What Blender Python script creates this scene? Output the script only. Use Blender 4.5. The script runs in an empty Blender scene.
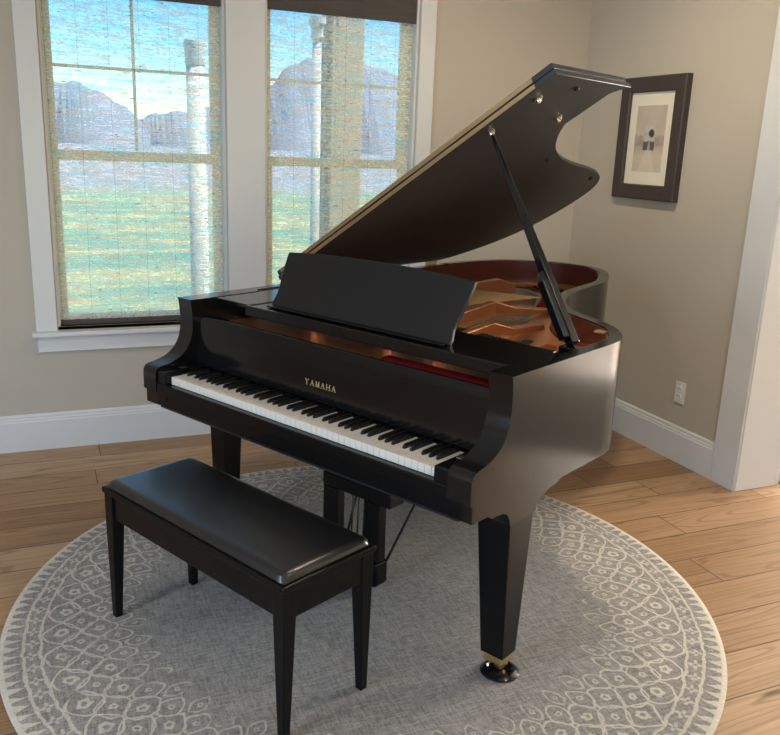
import bpy, bmesh, math, random
from mathutils import Vector, Matrix
random.seed(7)
PI = math.pi
SC = bpy.context.scene
COL = SC.collection

# ------------------------------------------------------------------ node helpers
class N:
    """a socket wrapped so that arithmetic on it builds Math nodes"""
    nt = None
    def __init__(s, sock): s.s = sock
    def __add__(a, b): return mth('ADD', a, b)
    __radd__ = __add__
    def __sub__(a, b): return mth('SUBTRACT', a, b)
    def __rsub__(a, b): return mth('SUBTRACT', b, a)
    def __mul__(a, b): return mth('MULTIPLY', a, b)
    __rmul__ = __mul__
    def __truediv__(a, b): return mth('DIVIDE', a, b)
    def __rtruediv__(a, b): return mth('DIVIDE', b, a)

def mth(op, *args, clamp=False):
    n = N.nt.nodes.new('ShaderNodeMath'); n.operation = op; n.use_clamp = clamp
    for i, a in enumerate(args):
        if isinstance(a, N): N.nt.links.new(a.s, n.inputs[i])
        else: n.inputs[i].default_value = a
    return N(n.outputs[0])
def fabs(a): return mth('ABSOLUTE', a)
def fmin(a, b): return mth('MINIMUM', a, b)
def fmax(a, b): return mth('MAXIMUM', a, b)
def ffloor(a): return mth('FLOOR', a)
def fract(a): return mth('FRACT', a)
def gt(a, b): return mth('GREATER_THAN', a, b)
def lt(a, b): return mth('LESS_THAN', a, b)
def sqrt(a): return mth('SQRT', a)
def step(a, lo, hi):
    """smooth 0..1 ramp of a between lo and hi"""
    n = N.nt.nodes.new('ShaderNodeMapRange'); n.interpolation_type = 'SMOOTHSTEP'
    N.nt.links.new(a.s, n.inputs[0]); n.inputs[1].default_value = lo; n.inputs[2].default_value = hi
    return N(n.outputs[0])
def vec(x, y, z):
    n = N.nt.nodes.new('ShaderNodeCombineXYZ')
    for i, a in enumerate((x, y, z)):
        if isinstance(a, N): N.nt.links.new(a.s, n.inputs[i])
        else: n.inputs[i].default_value = a
    return N(n.outputs[0])
def coords(kind='Object'):
    n = N.nt.nodes.new('ShaderNodeTexCoord'); s = N.nt.nodes.new('ShaderNodeSeparateXYZ')
    N.nt.links.new(n.outputs[kind], s.inputs[0])
    return N(s.outputs[0]), N(s.outputs[1]), N(s.outputs[2])
def noise(v, scale=1.0, detail=2.0, rough=.5, dist=0.0):
    n = N.nt.nodes.new('ShaderNodeTexNoise'); N.nt.links.new(v.s, n.inputs['Vector'])
    n.inputs['Scale'].default_value = scale; n.inputs['Detail'].default_value = detail
    n.inputs['Roughness'].default_value = rough; n.inputs['Distortion'].default_value = dist
    return N(n.outputs[0])
def white(v):
    n = N.nt.nodes.new('ShaderNodeTexWhiteNoise'); N.nt.links.new(v.s, n.inputs['Vector'])
    return N(n.outputs[0])
def mix(f, a, b):
    n = N.nt.nodes.new('ShaderNodeMix'); n.data_type = 'RGBA'
    for sock, v in ((n.inputs[0], f), (n.inputs[6], a), (n.inputs[7], b)):
        if isinstance(v, N): N.nt.links.new(v.s, sock)
        elif isinstance(v, (int, float)): sock.default_value = v
        else: sock.default_value = (*v, 1)
    return N(n.outputs[2])
def ramp(f, stops):
    n = N.nt.nodes.new('ShaderNodeValToRGB'); N.nt.links.new(f.s, n.inputs[0])
    e = n.color_ramp.elements
    while len(e) < len(stops): e.new(.5)
    for k, (p, c) in enumerate(stops): e[k].position = p; e[k].color = (*c, 1)
    return N(n.outputs[0])
def bump(h, strength=.3, dist=.002):
    n = N.nt.nodes.new('ShaderNodeBump'); N.nt.links.new(h.s, n.inputs['Height'])
    n.inputs['Strength'].default_value = strength; n.inputs['Distance'].default_value = dist
    return N(n.outputs[0])

def new_mat(name):
    m = bpy.data.materials.new(name); m.use_nodes = True
    N.nt = m.node_tree
    return m, m.node_tree.nodes['Principled BSDF']
def plug(sock, v):
    if isinstance(v, N): N.nt.links.new(v.s, sock)
    elif isinstance(v, (tuple, list)): sock.default_value = (*v, 1)
    else: sock.default_value = v
def simple(name, c, rough=.5, metal=0.0, var=.06, scale=12, spec=.5, coat=0.0, coat_rough=.1, bumpy=0.0):
    m, b = new_mat(name)
    x, y, z = coords(); v = vec(x, y, z)
    n = noise(v, scale, 3)
    lo = tuple(k * (1 - var) for k in c); hi = tuple(min(1, k * (1 + var)) for k in c)
    plug(b.inputs['Base Color'], mix(n, lo, hi))
    plug(b.inputs['Roughness'], n * (.12 * rough) + rough * .94)
    b.inputs['Metallic'].default_value = metal
    b.inputs['Specular IOR Level'].default_value = spec
    b.inputs['Coat Weight'].default_value = coat; b.inputs['Coat Roughness'].default_value = coat_rough
    if bumpy: plug(b.inputs['Normal'], bump(noise(v, scale * 18, 2), bumpy, .001))
    return m

# ------------------------------------------------------------------ mesh helpers
def bx(bm, x0, x1, y0, y1, z0, z1):
    vs = [bm.verts.new(p) for p in ((x0,y0,z0),(x1,y0,z0),(x1,y1,z0),(x0,y1,z0),(x0,y0,z1),(x1,y0,z1),(x1,y1,z1),(x0,y1,z1))]
    for f in ((3,2,1,0),(4,5,6,7),(0,1,5,4),(1,2,6,5),(2,3,7,6),(3,0,4,7)): bm.faces.new([vs[i] for i in f])
def loft(bm, rings, cap=True):
    """rings: list of equal-length closed point loops"""
    R = [[bm.verts.new(p) for p in r] for r in rings]
    n = len(R[0])
    for a, b in zip(R, R[1:]):
        for i in range(n): bm.faces.new((a[i], a[(i+1) % n], b[(i+1) % n], b[i]))
    if cap: bm.faces.new(R[0][::-1]); bm.faces.new(R[-1])
def extrude(bm, pts, off):
    """polygon (3-D points) pushed along the vector off"""
    off = Vector(off)
    loft(bm, [[Vector(p) for p in pts], [Vector(p) + off for p in pts]])
def tube(bm, pts, r, n=10, cap=True):
    pts = [Vector(p) for p in pts]; rings = []
    rr = r if isinstance(r, (list, tuple)) else [r] * len(pts)
    for i, p in enumerate(pts):
        d = (pts[min(i+1, len(pts)-1)] - pts[max(i-1, 0)]).normalized()
        a = d.orthogonal().normalized() if i == 0 else (prev - d * prev.dot(d)).normalized()
        prev = a; b = d.cross(a)
        rings.append([p + rr[i] * (a * math.cos(2*PI*k/n) + b * math.sin(2*PI*k/n)) for k in range(n)])
    loft(bm, rings, cap)
def lathe(bm, prof, n=32, c=(0,0)):
    rings = [[(c[0] + r*math.cos(2*PI*k/n), c[1] + r*math.sin(2*PI*k/n), z) for k in range(n)] for r, z in prof]
    loft(bm, rings)
def bar(bm, a, b, w, h, up=(0,0,1)):
    """rectangular bar from a to b, w wide and h high"""
    a = Vector(a); b = Vector(b); d = (b-a).normalized(); s = d.cross(Vector(up)).normalized(); u = s.cross(d)
    q = lambda p: [p + s*w/2*i + u*h/2*j for i, j in ((-1,-1),(1,-1),(1,1),(-1,1))]
    loft(bm, [q(a), q(b)])
def obj(name, bm, mat, parent=None, bevel=0.0, smooth=False, seg=2, auto=None, xform=None):
    if xform is not None: bm.transform(xform)
    bmesh.ops.recalc_face_normals(bm, faces=bm.faces[:])
    me = bpy.data.meshes.new(name); bm.to_mesh(me); bm.free()
    if mat: me.materials.append(mat)
    if smooth or auto:
        me.shade_smooth()
        if auto: me.set_sharp_from_angle(angle=math.radians(auto))
    o = bpy.data.objects.new(name, me); COL.objects.link(o)
    if parent: o.parent = parent
    if bevel:
        m = o.modifiers.new('Bevel', 'BEVEL'); m.width = bevel; m.segments = seg; m.limit_method = 'ANGLE'; m.angle_limit = math.radians(40)
        m.harden_normals = False
    return o
def BM(): return bmesh.new()
def box(name, mat, dims, parent=None, bevel=0.0, **k):
    bm = BM(); bx(bm, *dims); return obj(name, bm, mat, parent, bevel, **k)
def tag(o, label, cat, group=None):
    o['label'] = label; o['category'] = cat
    if group: o['group'] = group
    return o
def thing(name, label, cat, loc=(0,0,0), rz=0, group=None):
    o = bpy.data.objects.new(name, None); COL.objects.link(o); o.location = loc; o.rotation_euler = (0,0,rz)
    o.empty_display_size = .1
    return tag(o, label, cat, group)
def struct(o): o['kind'] = 'structure'; return o
def spline(pts, n=8):
    """Catmull-Rom through open points"""
    P = [Vector(p) for p in pts]; P = [2*P[0]-P[1]] + P + [2*P[-1]-P[-2]]; out = []
    for i in range(1, len(P)-2):
        a, b, c, d = P[i-1:i+3]
        for k in range(n):
            t = k/n
            out.append(.5*((2*b) + (c-a)*t + (2*a-5*b+4*c-d)*t*t + (3*b-a-3*c+d)*t**3))
    out.append(P[-2]); return out
def offset2(pts, d):
    """shift an open 2-D polyline sideways by d"""
    out = []
    for i, p in enumerate(pts):
        t = (pts[min(i+1, len(pts)-1)] - pts[max(i-1, 0)]).normalized()
        out.append(Vector((p[0] - t[1]*d, p[1] + t[0]*d)))
    return out

# ------------------------------------------------------------------ materials
M = {}
def wall_mat(name, c):
    m, b = new_mat(name)
    x, y, z = coords(); v = vec(x, y, z)
    plug(b.inputs['Base Color'], mix(noise(v, 1.5, 3), tuple(k*.97 for k in c), tuple(k*1.03 for k in c)))
    b.inputs['Roughness'].default_value = .62; b.inputs['Specular IOR Level'].default_value = .3
    plug(b.inputs['Normal'], bump(noise(v, 160, 3), .12, .001))
    return m
M['wall'] = wall_mat('wall_paint', (.525, .468, .390))
M['ceiling'] = wall_mat('ceiling_paint', (.78, .77, .74))
M['trim'] = simple('white_trim_paint', (.715, .71, .70), .35, var=.015, scale=3)
M['vinyl'] = simple('window_vinyl', (.90, .87, .80), .4, var=.02)
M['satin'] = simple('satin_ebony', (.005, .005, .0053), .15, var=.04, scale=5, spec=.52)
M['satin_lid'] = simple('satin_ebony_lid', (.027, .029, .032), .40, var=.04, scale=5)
M['satin_shaded'] = simple('satin_ebony_shaded', (.003, .003, .0033), .26, var=.04, scale=5, spec=.28)  # same lacquer as the case, darkened for the shade on low parts
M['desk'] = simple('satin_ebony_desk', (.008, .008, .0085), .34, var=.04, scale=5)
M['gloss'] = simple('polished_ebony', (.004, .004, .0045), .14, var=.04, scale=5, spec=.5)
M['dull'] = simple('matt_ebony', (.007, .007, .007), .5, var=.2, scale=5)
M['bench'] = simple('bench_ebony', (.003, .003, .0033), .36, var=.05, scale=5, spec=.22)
M['leather'] = simple('black_vinyl_leather', (.006, .006, .007), .34, var=.05, scale=30, spec=.6, coat=.6, coat_rough=.24, bumpy=.02)
M['ivory'] = simple('white_key_acrylic', (.80, .73, .64), .22, var=.01, scale=4)
M['key_black'] = simple('black_key_plastic', (.008, .008, .009), .28, var=.1)
M['brass'] = simple('brass', (.78, .56, .24), .28, 1.0, var=.05)
M['dark_brass'] = simple('brushed_hinge_brass', (.50, .33, .17), .42, 1.0, var=.08)
M['pale_brass'] = simple('pale_brass', (.80, .68, .48), .25, 1.0, var=.05)
M['chrome'] = simple('nickel', (.75, .72, .66), .25, 1.0, var=.04)
M['felt_red'] = simple('red_felt', (.20, .010, .013), .95, var=.25, scale=90, spec=.1)
M['felt_grey'] = simple('grey_felt', (.35, .33, .30), .95, var=.1, scale=90, spec=.1)
M['rubber'] = simple('black_rubber', (.012, .012, .012), .6)
M['cup'] = simple('black_cup_plastic', (.008, .008, .008), .15)
M['plate_gold'] = simple('bronze_plate_paint', (.62, .25, .10), .30, .55, var=.08, scale=40)
M['pins'] = simple('tuning_pin_steel', (.5, .48, .45), .35, 1.0)
M['lettering'] = simple('gold_lettering', (.72, .55, .26), .4, .7)
M['outlet'] = simple('outlet_plastic', (.80, .78, .74), .35, var=.01)
M['slot'] = simple('outlet_slot', (.05, .05, .05), .6)
M['mat_board'] = simple('cream_mat_board', (.82, .76, .62), .8, var=.02)
M['valance'] = None

def wood(name, c0, c1, rough, axis=0, scale=1.0, coat=0.0):
    m, b = new_mat(name)
    p = list(coords()); p[axis] = p[axis] * .08
    v = vec(*p)
    n = noise(v, 26*scale, 5, .6, 1.2)
    plug(b.inputs['Base Color'], mix(n, c0, c1))
    b.inputs['Roughness'].default_value = rough; b.inputs['Coat Weight'].default_value = coat
    plug(b.inputs['Normal'], bump(n, .1, .001))
    return m
M['mahogany'] = wood('mahogany_veneer', (.075, .016, .010), (.17, .042, .024), .28, 1, .8, .4)
M['soundboard'] = wood('soundboard_spruce', (.20, .055, .025), (.32, .10, .045), .35, 1, 1.2, .3)
M['frame_wood'] = wood('dark_frame_wood', (.018, .012, .011), (.080, .058, .052), .5, 2, 5)

def floor_mat():
    m, b = new_mat('oak_planks')
    x, y, z = coords()
    W, L = .187, 1.75
    row = ffloor(y / W); ry = fract(y / W)
    xo = x / L + white(vec(row, 3.7, 0)) * 7.0
    idx = ffloor(xo); rx = fract(xo)
    rnd = white(vec(row, idx, 1.0)); rnd2 = white(vec(row, idx, 5.0))
    gx = x * .55 + rnd * 31; gy = y + rnd2 * 17
    g1 = noise(vec(gx, gy * 9, rnd * 9), 3.2, 6, .62, 1.4)
    g2 = noise(vec(gx * .6, gy * 60, rnd * 5), 2.5, 4, .6)
    kn = noise(vec(gx * 2.2, gy * 4.5, rnd2 * 8), 2.0, 2, .5)
    knot = step(kn, .70, .78)
    # cathedral grain: contour lines of a stretched noise
    cg = fract(noise(vec(gx * .8, gy * 5, 2.0), 1.6, 1, .4) * 14)
    line = step(fabs(cg - .5), .36, .48)
    base = ramp(rnd, [(0, (.245, .134, .064)), (.35, (.36, .212, .110)), (.7, (.47, .295, .168)), (1, (.58, .39, .24))])
    dark = mix(.5, base, (.15, .075, .032))
    c = mix(step(g1, .25, .75), dark, base)
    c = mix(step(g2, .3, .7) * .5, c, (.42, .27, .15))
    c = mix(line * .42, c, (.14, .07, .03))
    c = mix(knot * .75, c, (.07, .035, .016))
    seam_y = fmin(ry, 1 - ry) * W; seam_x = fmin(rx, 1 - rx) * L
    seam = 1 - step(fmin(seam_y, seam_x), .0012, .0040)
    c = mix(seam * .8, c, (.05, .026, .012))
    plug(b.inputs['Base Color'], c)
    plug(b.inputs['Roughness'], g1 * .16 + .34)
    b.inputs['Specular IOR Level'].default_value = .24
    plug(b.inputs['Normal'], bump(g2 * .35 - seam * 1.2 - line * .3, .35, .0012))
    return m
M['floor'] = floor_mat()

def rug_mat():
    m, b = new_mat('rug_weave')
    x, y, z = coords()
    wob = noise(vec(x, y, 0), 17, 3); wob2 = noise(vec(x + 7, y + 3, 0), 17, 3)
    xx = x + (wob - .5) * .030; yy = y + (wob2 - .5) * .030
    r = sqrt(xx*xx + yy*yy); th = mth('ARCTAN2', yy, xx) / (2*PI)
    r0 = sqrt(x*x + y*y)
    def band(v, c, w): return 1 - step(fabs(v - c), w*.6, w)
    edge = step(r0, 1.206, 1.212)
    # pointed leaves inside the binding
    t = fabs(fract(th * 170) - .5) * 2
    tri = step((r - 1.160) / .052 - t * 1.25, .0, .16) * gt(r, 1.163)
    cream = fmax(edge, tri * .85)
    cream = fmax(cream, fmax(band(r, 1.156, .0065), band(r, 1.103, .006)) * .8)
    def cell(cnt, off, rc):
        u = (fract(th * cnt + off) - .5) * (2*PI/cnt) * rc
        return u, r - rc
    # little flowers of the guard band
    u, w = cell(104, 0, 1.13)
    d = sqrt(u*u + w*w); a = mth('ARCTAN2', w, u)
    pet = d - .014 - mth('COSINE', a * 4) * .007
    g = (1 - step(pet, -.001, .004)) * step(d, .004, .008)
    cream = fmax(cream, g * .7)
    # rows of ogees with flowers
    def row(cnt, off, rc, ax, br, wid, blob, hole, amt):
        u, w = cell(cnt, off, rc)
        q = mth('POWER', fabs(u) / ax, 1.5) + mth('POWER', fabs(w) / br, 1.5)
        out = 1 - step(fabs(q - 1), wid*.6, wid)
        res = out
        if blob:
            d = sqrt(u*u + w*w); a = mth('ARCTAN2', w, u)
            f = 1 - step(d - mth('COSINE', a * 5) * blob * .10, blob * .8, blob)
            f = f * step(d, hole * .7, hole)
            res = fmax(out, f)
        return res * amt
    fade = noise(vec(x, y, 4), 9, 2)
    net = row(50, .0, 1.042, .060, .054, .125, .024, .011, .85)
    net = fmax(net, row(50, .5, .985, .052, .052, .13, .014, .006, .75))
    net = fmax(net, row(50, .0, .925, .048, .056, .13, .019, .009, .75))
    net = fmax(net, row(50, .5, .872, .034, .046, .17, .011, .005, .7))
    inner = row(50, .0, .815, .024, .040, .22, .010, .004, .6)
    net = fmax(net, inner * step(fade, .40, .55))
    net = net * step(fade, .25, .42)
    cream = fmax(cream, net)
    # heathered pile
    st = noise(vec(x * 16, y * 105, 1), 1.0, 4, .75)
    st2 = noise(vec(x * 105, y * 16, 2), 1.0, 4, .75)
    fine = noise(vec(x, y, 8), 190, 3, .75)
    big = noise(vec(x, y, 5), 3.5, 4, .6)
    h = (st + st2 + fine) / 3
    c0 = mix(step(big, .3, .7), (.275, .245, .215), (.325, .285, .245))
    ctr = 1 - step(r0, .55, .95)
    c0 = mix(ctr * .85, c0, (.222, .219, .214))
    grey = mix(step(h, .38, .62), mix(.65, c0, (.07, .068, .066)), mix(.55, c0, (.46, .44, .415)))
    cr = mix(step(h, .35, .65), (.50, .445, .365), (.70, .64, .54))
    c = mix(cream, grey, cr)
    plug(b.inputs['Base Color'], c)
    b.inputs['Roughness'].default_value = .95; b.inputs['Specular IOR Level'].default_value = .1
    b.inputs['Sheen Weight'].default_value = .15
    plug(b.inputs['Normal'], bump(h + cream * .3, .5, .004))
    return m
M['rug'] = rug_mat()

def blind_mat():
    """woven reed shade: opaque reeds, see-through gaps, moire shimmer painted as thread colours"""
    m, b = new_mat('woven_reed_shade')
    nt = N.nt
    x, y, z = coords()
    reed = noise(vec(x * 10, z * 150, 0), 1.0, 2, .6)
    reed2 = noise(vec(x * 60, z * 110, 3), 1.0, 2, .6)
    moire = noise(vec(x * 26, z * 46, 9), 1.0, 2, .5, .8)
    slub = step(noise(vec(x * 26, z * 150, 5), 1.0, 1, .4), .70, .75)
    thr = 1 - step(fabs(fract(x / .142 + .35) - .5) * .142, .0008, .0024)
    hue = noise(vec(x * 3.0, z * 75, 11), 1.0, 2, .6)
    hue2 = noise(vec(x * 5, z * 34, 15), 1.0, 3, .6, .5)
    tint = ramp(hue * .5 + hue2 * .5, [(.28, (1, .62, .50)), (.42, (.98, .84, .66)), (.50, (.94, .96, .92)), (.60, (.40, .86, .80)), (.74, (.62, .68, 1))])  # rainbow moire shimmer painted into the weave tint
    tint = mix(.25, tint, (.97, .97, .95))
    op = fmax(step(reed * .42 + moire * .26 + reed2 * .32, .38, .62) * .66 + .12, fmax(slub * .95, thr * .55))
    dcol = mix(fmax(slub, thr * .6), ramp(hue2 * .5 + hue * .5, [(.30, (.97, .78, .64)), (.45, (.97, .90, .72)), (.55, (.96, .93, .82)), (.68, (.70, .92, .84))]), (.12, .09, .07))
    tr = nt.nodes.new('ShaderNodeBsdfTransparent'); nt.links.new(tint.s, tr.inputs[0])
    tl = nt.nodes.new('ShaderNodeBsdfTranslucent'); nt.links.new(dcol.s, tl.inputs[0])
    df = nt.nodes.new('ShaderNodeBsdfDiffuse'); nt.links.new(dcol.s, df.inputs[0])
    m1 = nt.nodes.new('ShaderNodeMixShader'); m1.inputs[0].default_value = .65
    nt.links.new(tl.outputs[0], m1.inputs[1]); nt.links.new(df.outputs[0], m1.inputs[2])
    m2 = nt.nodes.new('ShaderNodeMixShader'); nt.links.new(op.s, m2.inputs[0])
    nt.links.new(tr.outputs[0], m2.inputs[1]); nt.links.new(m1.outputs[0], m2.inputs[2])
    nt.links.new(m2.outputs[0], nt.nodes['Material Output'].inputs[0])
    nt.nodes.remove(b)
    return m
M['blind'] = blind_mat()
def valance_mat():
    m, b = new_mat('dark_woven_valance')
    x, y, z = coords()
    n = noise(vec(x * 9, y * 9, z * 260), 1.0, 3, .6); n2 = noise(vec(x * 60, 0, z * 120), 1.0, 2)
    c = mix(n, (.040, .032, .028), (.125, .105, .092)); c = mix(n2 * .3, c, (.05, .04, .036))
    plug(b.inputs['Base Color'], c); b.inputs['Roughness'].default_value = .8
    plug(b.inputs['Normal'], bump(n, .4, .002))
    return m
M['valance'] = valance_mat()
def glass_mat():
    m, b = new_mat('window_glass'); nt = N.nt
    x, y, z = coords()
    tr = nt.nodes.new('ShaderNodeBsdfTransparent')
    plug(tr.inputs[0], mix(noise(vec(x, y, z), 2, 1), (.93, .95, .94), (.96, .97, .97)))
    gl = nt.nodes.new('ShaderNodeBsdfGlossy'); gl.inputs['Roughness'].default_value = .01
    fr = nt.nodes.new('ShaderNodeFresnel'); fr.inputs[0].default_value = 1.45
    mx = nt.nodes.new('ShaderNodeMixShader'); nt.links.new(fr.outputs[0], mx.inputs[0])
    nt.links.new(tr.outputs[0], mx.inputs[1]); nt.links.new(gl.outputs[0], mx.inputs[2])
    nt.links.new(mx.outputs[0], nt.nodes['Material Output'].inputs[0]); nt.nodes.remove(b)
    return m
M['glass'] = glass_mat()
def lawn_mat():
    m, b = new_mat('lawn_and_field')
    x, y, z = coords()
    n = noise(vec(x * .25, y * .9, 0), 1.0, 4, .6); n2 = noise(vec(x * 2, y * 6, 3), 1.0, 3, .6)
    near = mix(step(n, .35, .65), (.22, .42, .28), (.70, .62, .28)); near = mix(step(n2, .4, .7) * .5, near, (.20, .46, .42))
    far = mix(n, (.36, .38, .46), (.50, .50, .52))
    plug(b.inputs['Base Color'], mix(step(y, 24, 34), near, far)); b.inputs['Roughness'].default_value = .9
    return m
M['lawn'] = lawn_mat()
def hill_mat():
    m, b = new_mat('hazy_mountain')
    x, y, z = coords()
    plug(b.inputs['Base Color'], mix(noise(vec(x, y, z), .12, 5), (.20, .25, .36), (.36, .40, .50)))  # distance haze painted in as a pale blue base
    b.inputs['Roughness'].default_value = .95
    return m
M['hill'] = hill_mat()
M['porch'] = simple('white_porch_paint', (.84, .84, .82), .5, var=.02)
M['stucco'] = simple('beige_stucco', (.62, .52, .38), .85, var=.06, scale=20)

# ------------------------------------------------------------------ the room
# back wall plane y = 0, right wall plane x = 0, floor z = 0
CEIL = 2.75
XL, YF = -6.4, -7.6          # left and front walls
OY0, OY1, OZ = -1.58, -3.70, 2.32   # cased opening in the right wall
JX = .262                    # thickness of the right wall
NX, NY0, NY1 = 4.6, -6.0, 1.2      # the next room

bm = BM(); bx(bm, XL-.2, NX+.2, YF-.2, 0.2, -.12, 0); struct(obj('floor', bm, M['floor']))
bm = BM(); bx(bm, XL-.2, NX+.3, YF-.2, .25, CEIL, CEIL+.15); struct(obj('ceiling', bm, M['ceiling']))
W1 = (-3.028, -2.170); W2 = (-1.963, -1.112); WZ0, WZ1 = .640, 2.45
bm = BM()
T = .16
for x0, x1 in ((XL-.2, W1[0]), (W1[1], W2[0]), (W2[1], NX+.2)): bx(bm, x0, x1, 0, T, 0, CEIL)
for a, b_ in (W1, W2): bx(bm, a, b_, 0, T, 0, WZ0); bx(bm, a, b_, 0, T, WZ1, CEIL)
struct(obj('wall_back', bm, M['wall']))
bm = BM()
bx(bm, 0, JX, OY0+.02, 0, 0, CEIL); bx(bm, 0, JX, YF, OY1-.02, 0, CEIL); bx(bm, 0, JX, OY1-.02, OY0+.02, OZ+.02, CEIL)
struct(obj('wall_right', bm, M['wall']))
# left wall with a wide window, front wall with two windows
LW = (-5.3, -2.4, .5, 2.3)
bm = BM()
bx(bm, XL-.2, XL, YF-.2, LW[0], 0, CEIL); bx(bm, XL-.2, XL, LW[1], .16, 0, CEIL)
bx(bm, XL-.2, XL, LW[0], LW[1], 0, LW[2]); bx(bm, XL-.2, XL, LW[0], LW[1], LW[3], CEIL)
struct(obj('wall_left', bm, M['wall']))
FW = (-4.6, -.9, .3, 2.4)
bm = BM()
bx(bm, XL-.2, FW[0], YF-.2, YF, 0, CEIL); bx(bm, FW[1], NX+.2, YF-.2, YF, 0, CEIL)
bx(bm, FW[0], FW[1], YF-.2, YF, 0, FW[2]); bx(bm, FW[0], FW[1], YF-.2, YF, FW[3], CEIL)
struct(obj('wall_front', bm, M['wall']))
NW = (-2.32, -.72, .05, 2.35)   # glazed door of the next room, in its far wall
bm = BM()
bx(bm, NX, NX+.2, YF-.2, NW[0], 0, CEIL); bx(bm, NX, NX+.2, NW[1], .16, 0, CEIL)
bx(bm, NX, NX+.2, NW[0], NW[1], 0, NW[2]); bx(bm, NX, NX+.2, NW[0], NW[1], NW[3], CEIL)
struct(obj('wall_far', bm, M['wall']))

bm = BM(); bx(bm, JX+.03, 1.9, -5.5, 1.0, .0, .011); struct(obj('glare_cut_carpet', bm, simple('added_taupe_carpet', (.20, .175, .15), .95, var=.2, scale=60, spec=.1), bevel=.004))  # unseen carpet added to dull floor glare mirrored in the piano side
# baseboards (profile run along the wall)
def base_prof(h=.192):
    return [(0,0),(.017,0),(.017,h*.80),(.014,h*.83),(.014,h*.87),(.0095,h*.90),(.0095,h*.95),(.005,h*.99),(0,h)]
def baseboard(name, x0, x1, along):
    bm = BM(); pr = base_prof()
    if along == 'x': loft(bm, [[(x, -d-.0005, z) for d, z in pr] for x in (x0, x1)])
    else: loft(bm, [[(-d-.0005, y, z) for d, z in pr] for y in (x0, x1)])
    struct(obj(name, bm, M['trim'], bevel=0))
baseboard('baseboard_back', XL, -.018, 'x')
baseboard('baseboard_right', -.001, -1.418, 'y')
bm = BM(); bx(bm, JX+.001, JX+.018, -1.45, -.01, 0, .19); struct(obj('baseboard_next_room', bm, M['trim'], bevel=.003))

# cased opening
bm = BM()
bx(bm, -.022, 0, OY0+.006, -1.418, 0, OZ+.16); bx(bm, -.022, 0, OY1-.16, OY1-.006, 0, OZ+.16); bx(bm, -.022, 0, OY1-.006, OY0+.006, OZ+.006, OZ+.16)
struct(obj('trim_1', bm, M['trim'], bevel=.002))
bm = BM()
bx(bm, -.012, JX+.012, OY0, OY0+.02, 0, OZ); bx(bm, -.012, JX+.012, OY1-.02, OY1, 0, OZ); bx(bm, -.012, JX+.012, OY1, OY0, OZ, OZ+.02)
struct(obj('trim_2', bm, M['trim'], bevel=.003))

# window casing of the double window: one flat frame round both windows
bm = BM()
for x0, x1 in ((-3.130, W1[0]-.004), (W1[1]+.004, W2[0]-.004), (W2[1]+.004, -1.016)): bx(bm, x0, x1, -.020, -.0005, .622, 2.46)
bx(bm, -3.150, -.996, -.024, -.0005, 2.46, 2.60)
struct(obj('trim_3', bm, M['trim'], bevel=.002))
bm = BM(); bx(bm, -3.150, -.996, -.058, -.0005, .600, .622); bx(bm, -3.128, -1.018, -.020, -.0005, .515, .600)
struct(obj('trim_4', bm, M['trim'], bevel=.003))
# windows: jamb liner, two sashes with muntins, glass
def window(n, x0, x1):
    bm = BM(); e = .012
    bx(bm, x0, x0+e, 0, T, WZ0, WZ1); bx(bm, x1-e, x1, 0, T, WZ0, WZ1); bx(bm, x0, x1, 0, T, WZ0-.018, WZ0); bx(bm, x0, x1, 0, T, WZ1-e, WZ1)
    w = struct(obj('window_%d' % n, bm, M['trim'], bevel=.001))
    xa, xb = x0+e, x1-e; mid = 1.475; s = .043
    bm = BM()
    def ring(za, zb, ya, yb):
        bx(bm, xa, xa+s, ya, yb, za, zb); bx(bm, xb-s, xb, ya, yb, za, zb); bx(bm, xa+s, xb-s, ya, yb, za, za+s); bx(bm, xa+s, xb-s, ya, yb, zb-s, zb)
    ring(mid-.02, WZ1, .105, .140); xm = (x0+x1)/2
    bx(bm, xm-.007, xm+.007, .112, .130, mid+.03, WZ1-s); bx(bm, xa+s, xb-s, .112, .130, 1.889, 1.903)
    obj('upper_sash', bm, M['vinyl'], w, .002)
    bm = BM(); ring(WZ0, mid+.028, .068, .103); obj('lower_sash', bm, M['vinyl'], w, .002)
    bm = BM(); bx(bm, xa+s-.005, xb-s+.005, .119, .124, mid+.025, WZ1-s+.005); obj('glass_pane', bm, M['glass'], w)
    bm = BM(); bx(bm, xa+s-.005, xb-s+.005, .083, .088, WZ0+s-.005, mid-.02); obj('glass_pane', bm, M['glass'], w)
window(1, *W1); window(2, *W2)

# woven shades
def shade(x0, x1, label, zval):
    t = thing('woven_shade', label, 'window shade', ((x0+x1)/2, .032, 2.42), 0, 'woven shades in the double window')
    hw = (x1-x0)/2 - .019
    bm = BM(); nx, nz = 24, 40; zb = -1.757
    g = [[bm.verts.new((-hw + 2*hw*i/nx, .0015*math.sin(j*.9)+.0012*math.sin(i*.7+j*.2), zb*j/nz)) for i in range(nx+1)] for j in range(nz+1)]
    for j in range(nz):
        for i in range(nx): bm.faces.new((g[j][i], g[j][i+1], g[j+1][i+1], g[j+1][i]))
    obj('shade_fabric', bm, M['blind'], t, smooth=True)
    bm = BM(); bx(bm, -hw-.002, hw+.002, -.009, .009, zb-.022, zb+.004); obj('bottom_rail', bm, M['valance'], t, .003)
    bm = BM(); bx(bm, -hw-.004, hw+.004, -.030, -.018, zval-2.42, .03); obj('valance', bm, M['valance'], t, .002)
    bm = BM(); bx(bm, -hw, hw, -.018, .02, -.01, .03); obj('head_rail', bm, M['valance'], t, .002)
shade(*W1, 'woven natural shade in the window farther from the room corner', 2.212)
shade(*W2, 'woven natural shade in the window behind the raised piano lid', 2.224)

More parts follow.
